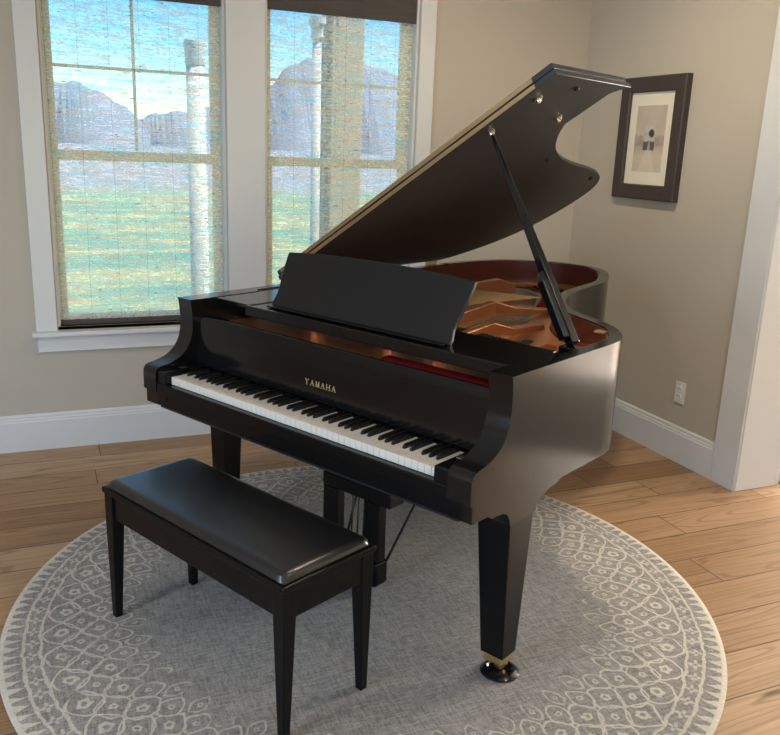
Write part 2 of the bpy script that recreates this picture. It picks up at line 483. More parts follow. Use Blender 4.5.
# outside
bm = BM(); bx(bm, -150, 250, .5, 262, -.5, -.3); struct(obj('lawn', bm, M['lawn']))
ridge = [(-90,10),(-30,14),(1.8,16.4),(9.8,16.4),(19.2,12.3),(26,8.0),(32,9.3),(45,11.5),(64,17.8),(70.4,24),(78.5,28),(90,28),(110,25),(150,9),(240,6)]
sp = spline([(x, 260, z) for x, z in ridge], 6)
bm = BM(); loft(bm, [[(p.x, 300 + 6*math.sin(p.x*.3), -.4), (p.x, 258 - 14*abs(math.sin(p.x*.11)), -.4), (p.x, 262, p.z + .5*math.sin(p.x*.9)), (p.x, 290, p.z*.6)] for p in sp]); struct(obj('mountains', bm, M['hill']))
def column(name, label, x, top, r, k=1.0):
    t = thing(name, label, 'column', (x, 2.2, -.3), 0)
    bm = BM(); h = top + .3
    lathe(bm, [(r*1.05, .14), (r, .3), (r*.92, h-.16)], 28); obj('shaft', bm, M['porch'], t, smooth=True)
    bm = BM(); lathe(bm, [(r*.98, h-.17), (r*(1+.25*k), h-.15), (r*(1+.1*k), h-.12), (r*(1+.2*k), h-.08), (r*(1+.55*k), h-.05), (r*(1+.55*k), h)], 28); obj('capital', bm, M['porch'], t, auto=30)
    bm = BM(); bx(bm, -r*1.5, r*1.5, -r*1.5, r*1.5, 0, .14); obj('plinth', bm, M['porch'], t, .01)
column('porch_column', 'white round porch column outside the window behind the lid', -.979, 2.53, .05)
column('porch_column', 'white round porch column outside the window on the left', -1.935, 2.28, .075, .2)
bm = BM(); bx(bm, -.90, -.63, 2.10, 2.36, -.3, 3.2); o = obj('porch_pier', bm, M['stucco'], bevel=.01)
tag(o, 'beige stucco porch pier right of the white column outside', 'pier')

# wall outlet
t = thing('wall_outlet', 'white duplex power outlet low on the right wall', 'power outlet', (0, -1.116, .374))
box('cover_plate', M['outlet'], (-.007, -.0005, -.036, .036, -.058, .058), t, .002)
for s in (-1, 1):
    bm = BM(); lathe(bm, [(.0168, 0), (.0168, .0035), (.0155, .0045)], 20)
    o = obj('receptacle', bm, M['outlet'], t, xform=Matrix.Translation((-.0068, 0, s*.0195)) @ Matrix.Rotation(-PI/2, 4, 'Y'))
    for k in (-1, 1): box('slot', M['slot'], (-.0123, -.0114, k*.0062-.001, k*.0062+.001, s*.0195-.002, s*.0195+.006), o)
bm = BM(); lathe(bm, [(.0035, 0), (.003, .0015)], 10); obj('screw', bm, M['chrome'], t, xform=Matrix.Translation((-.0068, 0, 0)) @ Matrix.Rotation(-PI/2, 4, 'Y'))

# framed picture on the right wall
PY0, PY1, PZ0, PZ1 = -.915, -.405, 1.350, 1.990
t = thing('framed_picture', 'dark wooden frame with sepia picture hanging on the right wall', 'picture', (0, (PY0+PY1)/2, (PZ0+PZ1)/2))
hw, hh, fw = (PY1-PY0)/2, (PZ1-PZ0)/2, .079
bm = BM()
prof = [(0, 0), (0, .034), (.006, .038), (fw-.006, .038), (fw, .032), (fw, 0)]
rings = []
for sy, sz in ((-1,-1), (1,-1), (1,1), (-1,1)): rings.append([(-.0015-d, sy*(hw-i), sz*(hh-i)) for i, d in prof])
R = [[bm.verts.new(p) for p in r] for r in rings]
for k in range(4):
    a, b_ = R[k], R[(k+1) % 4]
    for i in range(len(prof)): bm.faces.new((a[i], a[(i+1) % len(prof)], b_[(i+1) % len(prof)], b_[i]))
obj('frame', bm, M['frame_wood'], t)
box('mat_board', M['mat_board'], (-.020, -.014, -hw+fw-.004, hw-fw+.004, -hh+fw-.004, hh-fw+.004), t)
def print_mat(name, dark):
    m, b = new_mat(name)
    x, y, z = coords(); n = noise(vec(y * 30, z * 30, 1), 1.0, 4, .6); n2 = noise(vec(y * 9, z * 5, 4), 1.0, 3)
    if not dark:
        c = ramp(z * 2.4 + .5, [(0, (.56, .46, .36)), (.28, (.62, .53, .43)), (.44, (.42, .34, .27)), (.56, (.55, .47, .39)), (1, (.46, .39, .33))])
        tree = lt(fabs(z + .012), .045 * n + .004) * gt(fabs(y), .03)
        c = mix(tree * .5, c, (.25, .19, .15))
        road = step(.075 - fabs(y) - (z + .17) * .42, 0, .012) * lt(z, -.02)
        c = mix(road * .45, c, (.78, .69, .56))
        c = mix(step(n2, .3, .7) * .4, c, (.70, .61, .50))
    else:
        c = mix(step(n, .3, .7), (.46, .43, .41), (.60, .57, .54))
        crown = sqrt((y + .016)*(y + .016) + (z - .03)*(z - .03))
        c = mix(1 - step(crown + n * .03 - .015, .016, .028), c, (.05, .045, .045))
        c = mix(1 - step(z + n * .02, -.012, .004), c, (.11, .10, .10))
        c = mix(step(.012 - fabs(y + .004) - (z + .04) * .2, 0, .006) * lt(z, -.012) * .8, c, (.48, .45, .43))
    plug(b.inputs['Base Color'], c); b.inputs['Roughness'].default_value = .6
    return m
box('print', print_mat('sepia_print', False), (-.0215, -.0195, -.118, .118, -.172, .172), t)
box('inset_photograph', print_mat('dark_inset_photo', True), (-.0228, -.0212, -.044, .044, -.060, .066), t)

# rug
RUG = (-2.058, -1.869)
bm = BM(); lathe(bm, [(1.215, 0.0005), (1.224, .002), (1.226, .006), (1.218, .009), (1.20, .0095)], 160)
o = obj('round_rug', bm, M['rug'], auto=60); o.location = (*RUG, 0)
tag(o, 'round grey rug with cream floral border under the piano', 'rug')

# ------------------------------------------------------------------ the piano
TH = -1.1055
P = thing('grand_piano', 'satin black grand piano with raised lid standing on the round rug', 'piano', (-2.3965, -1.9534, 0), TH)
HW, RW, BW = .745, .995, .615      # half width, rim top, rim bottom
V2 = lambda u, v: Vector((u, v))
out_pts = [V2(.745,.459), V2(.745,.55), V2(.745,.66)] + [V2(*q) for q in ((.744,.735),(.733,.805),(.70,.875),(.642,.955),(.55,1.03),(.453,1.085),(.372,1.145),(.302,1.225),(.244,1.32),(.196,1.44),(.160,1.58),(.138,1.75),(.118,1.92),(.054,2.09),(-.057,2.28),(-.20,2.385),(-.385,2.395),(-.54,2.32),(-.655,2.19),(-.718,2.03),(-.743,1.86))] + [V2(-.745,1.70), V2(-.745,1.0), V2(-.745,.6), V2(-.745,.459)]
sp = [V2(p[0], p[1]) for p in spline([(p[0], p[1], 0) for p in out_pts], 5)]
RT = .043
inn = offset2(sp, RT)
def pair_paths(a, b_):
    """resample two polylines on the union of their arc-length stations"""
    def st(p):
        d = [0]
        for q, r_ in zip(p, p[1:]): d.append(d[-1] + math.hypot(q[0]-r_[0], q[1]-r_[1]))
        return [x/d[-1] for x in d]
    def at(p, s_, t):
        for k in range(len(p)-1):
            if t <= s_[k+1] + 1e-9:
                f = (t-s_[k])/max(1e-9, s_[k+1]-s_[k]); return (p[k][0]+(p[k+1][0]-p[k][0])*f, p[k][1]+(p[k+1][1]-p[k][1])*f)
        return p[-1]
    sa, sb = st(a), st(b_); ts = sorted(set(round(t, 5) for t in sa + sb))
    return [(at(a, sa, t), at(b_, sb, t)) for t in ts]
upper = [(-.0305,.70),(-.0305,.735),(-.027,.750),(-.018,.760),(-.004,.764),(.035,.771),(.070,.783),(.100,.803),(.122,.832),(.134,.865),(.138,.905),(.136,.955),(.131,RW),(.30,RW),(.459,RW)]
lower = [(-.0305,.699),(-.0305,.672),(-.019,.668),(-.019,.618),(.060,.6155),(.075,.604),(.105,.603),(.132,.600),(.155,.590),(.170,.572),(.178,.548),(.304,.548),(.322,.572),(.352,.590),(.385,.600),(.43,.605),(.459,.6155)]
upper = [(p.x, p.y) for p in spline([(a, b_, 0) for a, b_ in upper[:13]], 4)] + upper[13:]
bm = BM()
def arm_ring(s, t, b_):
    o_, i_ = s*HW, s*(HW-.078)
    return [(o_, b_[0], b_[1]), (o_, t[0], t[1]), (i_, t[0], t[1]), (i_, b_[0], b_[1])]
pp = pair_paths(upper, lower)
rings = [arm_ring(1, t, b_) for t, b_ in pp]
rings += [[(o_.x, o_.y, BW), (o_.x, o_.y, RW), (i_.x, i_.y, RW), (i_.x, i_.y, BW)] for o_, i_ in zip(sp, inn)][1:-1]
low_left = [(v + (.073 if .07 < v < .33 else .045 if .07 < v < .40 else .02 if .07 < v < .45 else 0), w) for v, w in lower]
rings += [arm_ring(-1, t, b_) for t, b_ in pair_paths(upper, low_left)[::-1]]
loft(bm, rings)
obj('case', bm, M['satin'], P, .0025, auto=35)
ins = offset2(sp, RT + .001); ins2 = offset2(sp, RT + .009)
k0 = next(i for i, p in enumerate(sp) if p.y > .32); k1 = max(i for i, p in enumerate(sp) if p.y > .32)
bm = BM(); loft(bm, [[(a.x, a.y, .83), (a.x, a.y, RW-.004), (b_.x, b_.y, RW-.004), (b_.x, b_.y, .83)] for a, b_ in zip(ins[k0:k1+1], ins2[k0:k1+1])])
obj('inner_rim', bm, M['mahogany'], P, auto=35)
# soundboard: polygon following the inner rim
def inside_poly(off, vmin):
    q = offset2(sp, off); return [p for p in q if p.y > vmin]
bm = BM(); q = inside_poly(RT+.0095, .30); extrude(bm, [(p.x, p.y, .835) for p in q], (0, 0, .010)); obj('soundboard', bm, M['soundboard'], P)
bm = BM(); bx(bm, -.69, .69, .0, .60, .600, .640); bx(bm, -.66, .66, .60, .75, .615, .66); obj('keybed', bm, M['dull'], P, .004)
bm = BM()
for a, b_ in (((-.40,.76),(-.40,2.2)), ((.2,.76),(-.2,2.2)), ((-.66,1.3),(.15,1.3))): bar(bm, (*a, .70), (*b_, .70), .07, .09)
obj('back_beam', bm, M['dull'], P)
bm = BM(); bx(bm, -.667, .667, -.019, .0, .618, .664); bx(bm, -.667, .667, -.028, -.003, .664, .707); obj('key_slip', bm, M['satin_shaded'], P, .004)
for s in (-1, 1):
    bm = BM(); a, b_ = sorted((s*.6145, s*.667)); bx(bm, a, b_, -.024, .150, .640, .752)
    kb = obj('key_block', bm, M['satin_shaded'], P, .005)
    bm = BM(); c = (a+b_)/2; bx(bm, c-.014, c+.014, .060, .085, .7525, .7545); obj('block_screw_plate', bm, M['chrome'], kb, .0008)
# keys
WK = 1.225/52
names = 'ABCDEFG'
def white_key(i):
    x0 = -.6125 + i*WK; n = names[i % 7]
    g = .0006; a, b_ = x0+g, x0+WK-g
    cut = .0062; cf = {'C': (0,.0085), 'D': (.0045,.0045), 'E': (.0085,0), 'F': (0,.0085), 'G': (.0035,.0065), 'A': (.0065,.0035), 'B': (.0085,0)}[n]
    L, Rr = cf
    if i == 0: L = 0
    if i == 51: Rr = 0
    pts = [(a,0),(b_,0),(b_,.050)]
    if Rr: pts += [(b_-Rr,.050)]
    pts += [(b_-Rr,.152),(a+L,.152)]
    if L: pts += [(a+L,.050)]
    pts += [(a,.050)]
    bm = BM(); extrude(bm, [(p[0], p[1], .706) for p in pts], (0, 0, .028))
    obj('white_key', bm, M['ivory'], P, .0009)
def black_key(i):
    x = -.6125 + (i+1)*WK; n = names[i % 7]
    x += {'C': -.0019, 'D': .0019, 'F': -.0028, 'G': 0, 'A': .0028}[n]
    bm = BM(); h = .0048
    loft(bm, [[(x-h,.0525,.729),(x+h,.0525,.729),(x+h,.152,.729),(x-h,.152,.729)],
              [(x-h,.053,.738),(x+h,.053,.738),(x+h,.152,.738),(x-h,.152,.738)],
              [(x-h*.85,.060,.7455),(x+h*.85,.060,.7455),(x+h*.85,.152,.7465),(x-h*.85,.152,.7465)]])
    obj('black_key', bm, M['key_black'], P, .0012)
for i in range(52): white_key(i)
for i in range(51):
    if names[i % 7] in 'ACDFG': black_key(i)
# fallboard, standing open
fb = [(.150,.7475),(.153,.80),(.1575,.905),(.1585,.924),(.162,.933),(.166,.9365),(.180,.9365),(.184,.928),(.178,.80),(.174,.7475)]
bm = BM(); extrude(bm, [(-.666, v, w) for v, w in fb], (1.332, 0, 0)); FB = obj('fallboard', bm, M['gloss'], P, .0015, auto=30)
# the maker's name in raised serif capitals
bm = BM()
def stroke(x0, z0, x1, z1, w):
    dx, dz = x1-x0, z1-z0; l = math.hypot(dx, dz); nx, nz = -dz/l*w/2, dx/l*w/2
    v = lambda z: .1516 + (z-.7475)*.0963
    q = [(x0+nx, z0+nz), (x1+nx, z1+nz), (x1-nx, z1-nz), (x0-nx, z0-nz)]
    extrude(bm, [(a, .1500 + (b_-.7475)*.0560 - .0008, b_) for a, b_ in q], (0, .0012, 0))
LH, LWD, ADV, Z0 = .0185, .0135, .0249, .797
tk, tn, sf = .0034, .0016, .0014
for k, ch in enumerate('YAMAHA'):
    c = -.0622 + k*ADV; l, r_ = c-LWD/2, c+LWD/2; zt = Z0+LH
    if ch == 'Y':
        stroke(l, zt, c, Z0+LH*.45, tk); stroke(r_, zt, c, Z0+LH*.45, tn); stroke(c, Z0+LH*.5, c, Z0, tk)
        stroke(l-.003, zt, l+.003, zt, sf); stroke(r_-.003, zt, r_+.003, zt, sf); stroke(c-.0035, Z0, c+.0035, Z0, sf)
    elif ch == 'A':
        stroke(l, Z0, c, zt, tn); stroke(r_, Z0, c, zt, tk); stroke(l+.0032, Z0+LH*.36, r_-.0032, Z0+LH*.36, tn)
        stroke(l-.003, Z0, l+.003, Z0, sf); stroke(r_-.003, Z0, r_+.003, Z0, sf)
    elif ch == 'M':
        stroke(l, Z0, l, zt, tn); stroke(r_, Z0, r_, zt, tk); stroke(l, zt, c, Z0, tk); stroke(c, Z0, r_, zt, tn)
        stroke(l-.003, Z0, l+.003, Z0, sf); stroke(r_-.003, Z0, r_+.003, Z0, sf); stroke(l-.0025, zt, l+.001, zt, sf); stroke(r_-.001, zt, r_+.0025, zt, sf)
    else:
        stroke(l, Z0, l, zt, tk); stroke(r_, Z0, r_, zt, tk); stroke(l, Z0+LH/2, r_, Z0+LH/2, tn)
        for q in (l, r_):
            for zz in (Z0, zt): stroke(q-.003, zz, q+.003, zz, sf)
obj('lettering', bm, M['lettering'], FB)
# music shelf frame lying in the case behind the fallboard
bm = BM()
bx(bm, -.6665, -.47, .245, .60, .978, .993); bx(bm, .47, .6665, .235, .50, .972, .992)
bx(bm, -.47, .47, .235, .50, .976, .990)
obj('music_shelf', bm, M['gloss'], P, .002)
bm = BM(); bx(bm, -.47, .6665, .226, .2445, .956, .994); obj('shelf_front_rail', bm, M['satin'], P, .004)
# music desk leaning back
def desk_pt(x, t): # t: 0 bottom .. 1 top along the tilted panel
    return Vector((x, .300 + .10*t, .9925 + .192*t))
half = [(.408,0),(.409,.10),(.403,.22),(.404,.34),(.411,.50),(.417,.70),(.421,.88),(.421,.985)]
top = [(.30,1.03),(.15,1.055),(0,1.065),(-.15,1.055),(-.30,1.03)]
ol = half + top + [(-x, t) for x, t in half[::-1]]
nrm = Vector((0, -.192, .10)).normalized()
bm = BM(); extrude(bm, [desk_pt(*q) for q in ol], -nrm*.014); MD = obj('music_desk', bm, M['desk'], P, .002, auto=30)
bm = BM(); bx(bm, -.40, .40, .270, .2995, .9925, .9985); obj('desk_ledge', bm, M['satin'], MD, .002)
for s in (-1, 1):
    bm = BM(); bar(bm, (s*.25, .42, .992), (s*.25, .365, 1.08), .018, .008, (0,1,0)); obj('desk_prop', bm, M['satin'], MD)

# iron plate: web around the inside with two openings, and raised struts
bm = BM()
def slab(pts, z0, z1): extrude(bm, [(x, y, z0) for x, y in pts], (0, 0, z1-z0))
slab([(-.688,.19),(.688,.19),(.688,.235),(-.688,.235)], .872, .893)
slab([(-.688,.235),(.688,.235),(.688,.62),(.30,.60),(.10,.66),(-.20,.80),(-.688,.80)], .872, .893)
rimq = [p for p in offset2(sp, RT+.012) if p.y > .60]
rimo = [p for p in offset2(sp, RT+.105) if p.y > .60]
n_ = min(len(rimq), len(rimo))
for a, b_, c, d in zip(rimq[:n_], rimq[1:n_], rimo[1:n_], rimo[:n_]):
    if (c-d).length < 1e-4 or (c-d).dot(b_-a) <= 0: continue
    slab([a, b_, c, d], .868, .885)
slab([(.23,.62),(.56,.62),(.50,.90),(.36,1.02),(.30,1.12),(.17,1.10)], .872, .887)
slab([(-.60,.80),(-.30,.80),(-.36,1.45),(-.50,1.62),(-.66,1.50)], .866, .882)
PL = obj('iron_plate', bm, M['plate_gold'], P, .003)
for hu, hv, ha, hb in ((.265,.78,.028,.045), (.30,.93,.024,.040), (-.42,1.10,.030,.055), (-.45,1.35,.030,.050), (.44,.72,.024,.034)):  # flat black discs stand in for the dark inside plate holes
    bm = BM(); loft(bm, [[(hu + ha*math.cos(2*PI*k/24), hv + hb*math.sin(2*PI*k/24), z) for k in range(24)] for z in (.880, .8885)]); obj('dark_hole_disc', bm, M['rubber'], PL)
def strut(pts, w, h, name='plate_strut'):
    bm = BM(); a = Vector(pts[0]); z = pts[0][2]
    cl = [Vector(p) for p in pts]
    rings = []
    for i, p in enumerate(cl):
        d = (cl[min(i+1, len(cl)-1)] - cl[max(i-1, 0)]); d.z = 0; d.normalize(); s = Vector((d.y, -d.x, 0))
        ww = w[i]/2; hh_ = h[i]
        rings.append([p + s*ww + Vector((0,0,-hh_)), p + s*ww*.8, p - s*ww*.8, p - s*ww + Vector((0,0,-hh_))])
    loft(bm, rings); obj(name, bm, M['plate_gold'], PL, .004)
strut([(.235,.42,.940),(.205,.62,.945),(.165,.90,.945),(.185,1.00,.915),(.20,1.20,.905)], [.040,.040,.038,.05,.06], [.06,.065,.065,.035,.03])
strut([(.02,.42,.940),(-.03,.95,.945),(-.085,1.28,.947),(-.05,1.38,.918),(.06,1.52,.905)], [.040,.040,.040,.055,.07], [.06,.065,.065,.04,.03])
strut([(-.34,.42,.940),(-.43,1.45,.945),(-.44,1.86,.945),(-.42,1.97,.912)], [.042,.042,.042,.05], [.06,.065,.065,.04])
strut([(.50,.42,.935),(.47,.60,.935),(.43,.82,.925),(.42,.92,.90)], [.036,.036,.036,.04], [.05,.05,.045,.02])
# curved wooden bridges on the soundboard
bm = BM(); br = spline([(.40,.80,.862),(.28,1.00,.862),(.10,1.30,.862),(-.06,1.62,.862),(-.22,1.90,.862),(-.36,2.00,.862),(-.50,1.96,.862)], 6)
rr = []
for i, p in enumerate(br):
    d = (br[min(i+1, len(br)-1)] - br[max(i-1, 0)]).normalized(); s = Vector((d.y, -d.x, 0))*.016
    rr.append([p+s+Vector((0,0,-.022)), p+s+Vector((0,0,.022)), p-s+Vector((0,0,.022)), p-s+Vector((0,0,-.022))])
loft(bm, rr); obj('treble_bridge', bm, M['felt_grey'], P, .002)
# strings, tuning pins and dampers
bm = BM()
def wire(a, b_, r):
    a, b_ = Vector(a), Vector(b_); d = (b_-a).normalized(); s = d.cross(Vector((0,0,1))).normalized()*r; u = Vector((0,0,r))
    loft(bm, [[a+s, a+u, a-s], [b_+s, b_+u, b_-s]], False)
nb = len(br)
for k in range(150):
    t = k/149; u0 = .64 - 1.02*t
    bpt = br[min(nb-1, int(t*(nb-1)))]
    e = Vector((bpt.x, bpt.y, .888)); a = Vector((u0, .42 + .02*(k % 3), .905)); d = (e-a)
    wire(a, a + d*1.06, .0006 if t < .6 else .0009)
for k in range(54):
    t = k/53; wire((-.40 - .26*t, .44, .915), (-.10 - .42*t, 1.72 - .10*t, .912), .0016)
o = obj('strings', bm, M['dark_brass'], P); o['kind'] = 'stuff'
bm = BM()
for k in range(74):
    for j in range(3):
        x = -.66 + 1.32*k/73 + .004*j; y = .44 + .022*j
        if min(abs(x-c) for c in (.235,.02,-.34,.50)) < .026: continue
        lathe(bm, [(.0035, .893), (.0035, .912), (.003, .920)], 6, (x, y))
o = obj('tuning_pins', bm, M['pins'], P); o['kind'] = 'stuff'
bm = BM(); bx(bm, .14, .66, .295, .335, .893, .906); obj('red_felt_strip', bm, M['felt_red'], P, .002)
bm = BM(); q = [(.30,.55),(.60,.55),(.58,.60),(.33,.62)]; extrude(bm, [(x, y, .893) for x, y in q], (0, 0, .008))
obj('treble_felt', bm, M['felt_red'], P, .001); bm = BM()
q = spline([(-.36,2.13,0),(-.22,2.00,0),(-.10,1.78,0),(-.02,1.60,0)], 6)
rr = []
for i, p in enumerate(q):
    d = (q[min(i+1, len(q)-1)] - q[max(i-1, 0)]).normalized(); s = Vector((d.y, -d.x, 0))*.030
    rr.append([p+s+Vector((0,0,.885)), p+s+Vector((0,0,.893)), p-s+Vector((0,0,.893)), p-s+Vector((0,0,.885))])
loft(bm, rr); obj('tail_felt', bm, M['felt_red'], P, .001)
bm = BM()
for k in range(70):
    t = k/69; x = .58 - 1.10*t; y = .66 + .14*t
    if min(abs(x-c) for c in (.20,-.02,-.37,.47)) < .026: continue
    bx(bm, x-.0042, x+.0042, y, y+.045+.02*t, .906, .922); bx(bm, x-.0036, x+.0036, y+.004, y+.041+.02*t, .922, .936)
o = obj('dampers', bm, M['dull'], P); o['kind'] = 'stuff'

# lid: d runs from the hinge at the bass side up the tilted plane
A = math.radians(32.5); ca, sa = math.cos(A), math.sin(A); LN = Vector((-sa, 0, ca)); L0 = Vector((-.750, 0, 1.010))
def lp(d, v, h=0): return L0 + Vector((d*ca, v, d*sa)) + LN*h
LVF = .646
bay = [(1.460,1.125),(1.432,1.092),(1.392,1.064),(1.330,1.056),(1.261,1.080),(1.190,1.135),(1.125,1.210),(1.073,1.292),(1.024,1.399),(.987,1.517),(.957,1.655),(.925,1.831),(.892,1.965),(.852,2.059),(.790,2.135),(.723,2.178),(.640,2.200),(.523,2.208),(.366,2.184),(.238,2.115),(.133,2.010),(.037,1.857),(.003,1.760)]
bsp = [(p.x, p.y) for p in spline([(a, b_, 0) for a, b_ in bay], 4)]
lid_pts = [(0, LVF), (1.482, LVF), (1.482, 1.172)] + bsp
LT = .019
bm = BM(); extrude(bm, [lp(d, v) for d, v in lid_pts], LN*LT); LID = obj('lid', bm, M['satin_lid'], P, .002, auto=30)
# front flap folded back on top of the lid
bm = BM(); extrude(bm, [lp(d, v, LT+.0025) for d, v in ((0.004, LVF+.002), (1.480, LVF+.002), (1.480, LVF+.51), (0.004, LVF+.51))], LN*LT)
FL = obj('front_flap', bm, M['satin_lid'], LID, .002)
# long brass hinge: a leaf on each of the two front edges and the knuckle between
for h0, h1, nm in ((.003, .0165, 'hinge_leaf'), (LT+.0045, LT+.0185, 'hinge_leaf')):
    bm = BM(); extrude(bm, [lp(.03, LVF-.0022, h0), lp(1.402, LVF-.0022, h0), lp(1.402, LVF-.0022, h1), lp(.03, LVF-.0022, h1)], (0, .003, 0)); obj(nm, bm, M['dark_brass'], LID)
bm = BM(); tube(bm, [lp(.03, LVF-.002, LT+.002), lp(1.402, LVF-.002, LT+.001)], .0022, 8); obj('hinge_knuckle', bm, M['satin'], LID, smooth=True)
for d, v in ((1.435,.848),(1.006,1.323),(.853,1.957),(.357,2.160)):
    bm = BM(); c = lp(d, v)
    rings = [[lp(d + r*math.cos(2*PI*k/14), v + r*math.sin(2*PI*k/14), h) for k in range(14)] for r, h in ((.009, -.0003), (.009, -.008), (.006, -.010))]
    loft(bm, rings); obj('bumper', bm, M['rubber'], LID, smooth=False)
for d, v in ((1.357,.725),(1.272,.989),(1.161,.714)):
    bm = BM()
    rings = [[lp(d + r*math.cos(2*PI*k/18), v + r*math.sin(2*PI*k/18), h) for k in range(18)] for r, h in ((.015, -.0003), (.015, -.003), (.010, -.004), (.009, -.012), (.006, -.013), (.005, -.004))]
    loft(bm, rings); obj('prop_socket', bm, M['pale_brass'], LID, auto=30)
for v in (.75, 1.25, 1.70):
    bm = BM(); tube(bm, [(-.752, v-.04, 1.004), (-.752, v+.04, 1.004)], .0075, 10); obj('spine_hinge', bm, M['brass'], LID, smooth=True)
box('hinge_pin_plate', M['brass'], (-.735, -.690, 1.775, 1.80, .9955, 1.000), P, .001)
# lid prop: slim stick above, thick double stick below
B0 = Vector((.672, .600, .990)); T0 = lp(1.161, .714, -.006)
ax = (T0-B0).normalized(); mid = B0 + (T0-B0)*.33
sd = ax.cross(Vector((0,0,1))).normalized(); fr_ = sd.cross(ax)
def ringr(c, w, h): return [c + sd*w/2*i + fr_*h/2*j for i, j in ((-1,-1),(1,-1),(1,1),(-1,1))]
bm = BM(); loft(bm, [ringr(B0+ax*.01, .030, .034), ringr(mid, .028, .030), ringr(B0+(T0-B0)*.60, .021, .024), ringr(T0-ax*.03, .010, .012), ringr(T0, .007, .007)])
PR = obj('lid_prop', bm, M['satin'], P, .004)
sh = -sd*.0285
bm = BM(); loft(bm, [ringr(B0+ax*.03+sh, .024, .032), ringr(mid-ax*.03+sh, .024, .030), ringr(mid+ax*.005+sh*.85, .012, .024)]); obj('half_stick', bm, M['satin'], PR, .004)
for f in (.12, .33):
    bm = BM(); c = B0 + (T0-B0)*f - fr_*.017; rings = [[c + sd*r*math.cos(2*PI*k/12) + ax*r*math.sin(2*PI*k/12) - fr_*h for k in range(12)] for r, h in ((.005,0),(.005,.002),(.003,.003))]
    loft(bm, rings); obj('prop_pivot', bm, M['chrome'], PR)
bm = BM(); bx(bm, .630, .700, .575, .625, .955, .990); obj('prop_block', bm, M['satin'], P, .003)
bm = BM(); bx(bm, .655, .70, .630, .672, .972, .990); obj('prop_rest_felt', bm, M['felt_red'], P, .004)
# little brass lid lock catches on the inner rim
bm = BM(); bx(bm, .60, .64, .868, .900, .984, .9925); obj('lock_plate', bm, M['brass'], P, .002)

# legs
def rect(u0, u1, v0, v1, w): return [(u0, v0, w), (u1, v0, w), (u1, v1, w), (u0, v1, w)]
def leg_front(s):
    bm = BM()
    def R_(u0, u1, v0, v1, w):
        a, b_ = sorted((s*u0, s*u1)); return rect(a, b_, v0, v1, w)
    if s > 0: loft(bm, [R_(.655, .735, .212, .287, .088), R_(.632, .7445, .178, .304, .548), R_(.632, .7445, .178, .304, .60)])
    else: loft(bm, [R_(.655, .727, .270, .340, .088), R_(.640, .735, .256, .352, .548), R_(.640, .735, .256, .352, .60)])
    dv = 0 if s > 0 else .0435
    lg = obj('leg', bm, M['satin_shaded'], P, .003)
    bm = BM(); a, b_ = sorted((s*.662, s*.729)); bx(bm, a, b_, .218+dv, .281+dv, .062, .0875); obj('caster_mount', bm, M['brass'], lg, .003)
    caster(lg, s*.699, .262+dv)
def caster(lg, u, v):
    bm = BM(); lathe(bm, [(.012, -.011), (.021, -.009), (.023, 0), (.021, .009), (.012, .011)], 24)
    obj('caster_wheel', bm, M['brass'], lg, xform=Matrix.Translation((u, v, .0445)) @ Matrix.Rotation(PI/2, 4, 'Y'), auto=40)
    bm = BM()
    for k in (-1, 1): bx(bm, u+k*.016-.003, u+k*.016+.003, v-.014, v+.014, .038, .0635)
    obj('caster_fork', bm, M['brass'], lg, .001)
leg_front(-1); leg_front(1)
bm = BM(); loft(bm, [rect(-.34, -.26, 1.98, 2.055, .088), rect(-.36, -.24, 1.96, 2.08, .540), rect(-.36, -.24, 1.96, 2.08, .655)])
LB = obj('leg', bm, M['satin_shaded'], P, .003); box('caster_mount', M['brass'], (-.333, -.267, 1.987, 2.049, .062, .0875), LB, .003); caster(LB, -.30, 2.03)
# lyre
LY = box('lyre', M['satin_shaded'], (-.165, .165, .338, .420, .352, .405), P, .006)
bm = BM(); loft(bm, [rect(-.162, .118, .340, .418, .4045), rect(-.162, .118, .340, .418, .5995)]); obj('lyre_block', bm, M['dull'], LY, .003)
for c in (-.128, .078):
    bm = BM(); loft(bm, [rect(c-.036, c+.038, .340, .385, .125), rect(c-.036, c+.036, .340, .385, .352)]); obj('lyre_pillar', bm, M['satin_shaded'], LY, .006)
bm = BM(); pr = [(-.168,.040),(-.156,.028),(.108,.028),(.120,.040),(.120,.126),(-.168,.126)]; extrude(bm, [(u, .334, w) for u, w in pr], (0, .060, 0)); LBX = obj('pedal_box', bm, M['satin_shaded'], LY, .006)
for c in (-.086, -.016, .054):
    bm = BM(); sec = [(.334,.062,.009),(.27,.064,.010),(.23,.058,.013),(.20,.050,.018),(.185,.047,.015),(.178,.046,.006)]
    loft(bm, [[(c-w, v, z-.004), (c+w, v, z-.004), (c+w*.8, v, z+.004), (c-w*.8, v, z+.004)] for v, z, w in sec]); obj('pedal', bm, M['brass'], LBX, .002)
for c in (-.045, -.016, .013):
    bm = BM(); tube(bm, [(c, .372, .120), (c, .380, .362)], .0035, 8); obj('pedal_rod', bm, M['dull'], LY, smooth=True)
for c in (-.09, .115):
    bm = BM(); tube(bm, [(c, .388, .115), (c+.13*(1 if c > 0 else -.2), .58, .625)], .0048, 8); obj('lyre_brace', bm, M['dull'], LY, smooth=True)

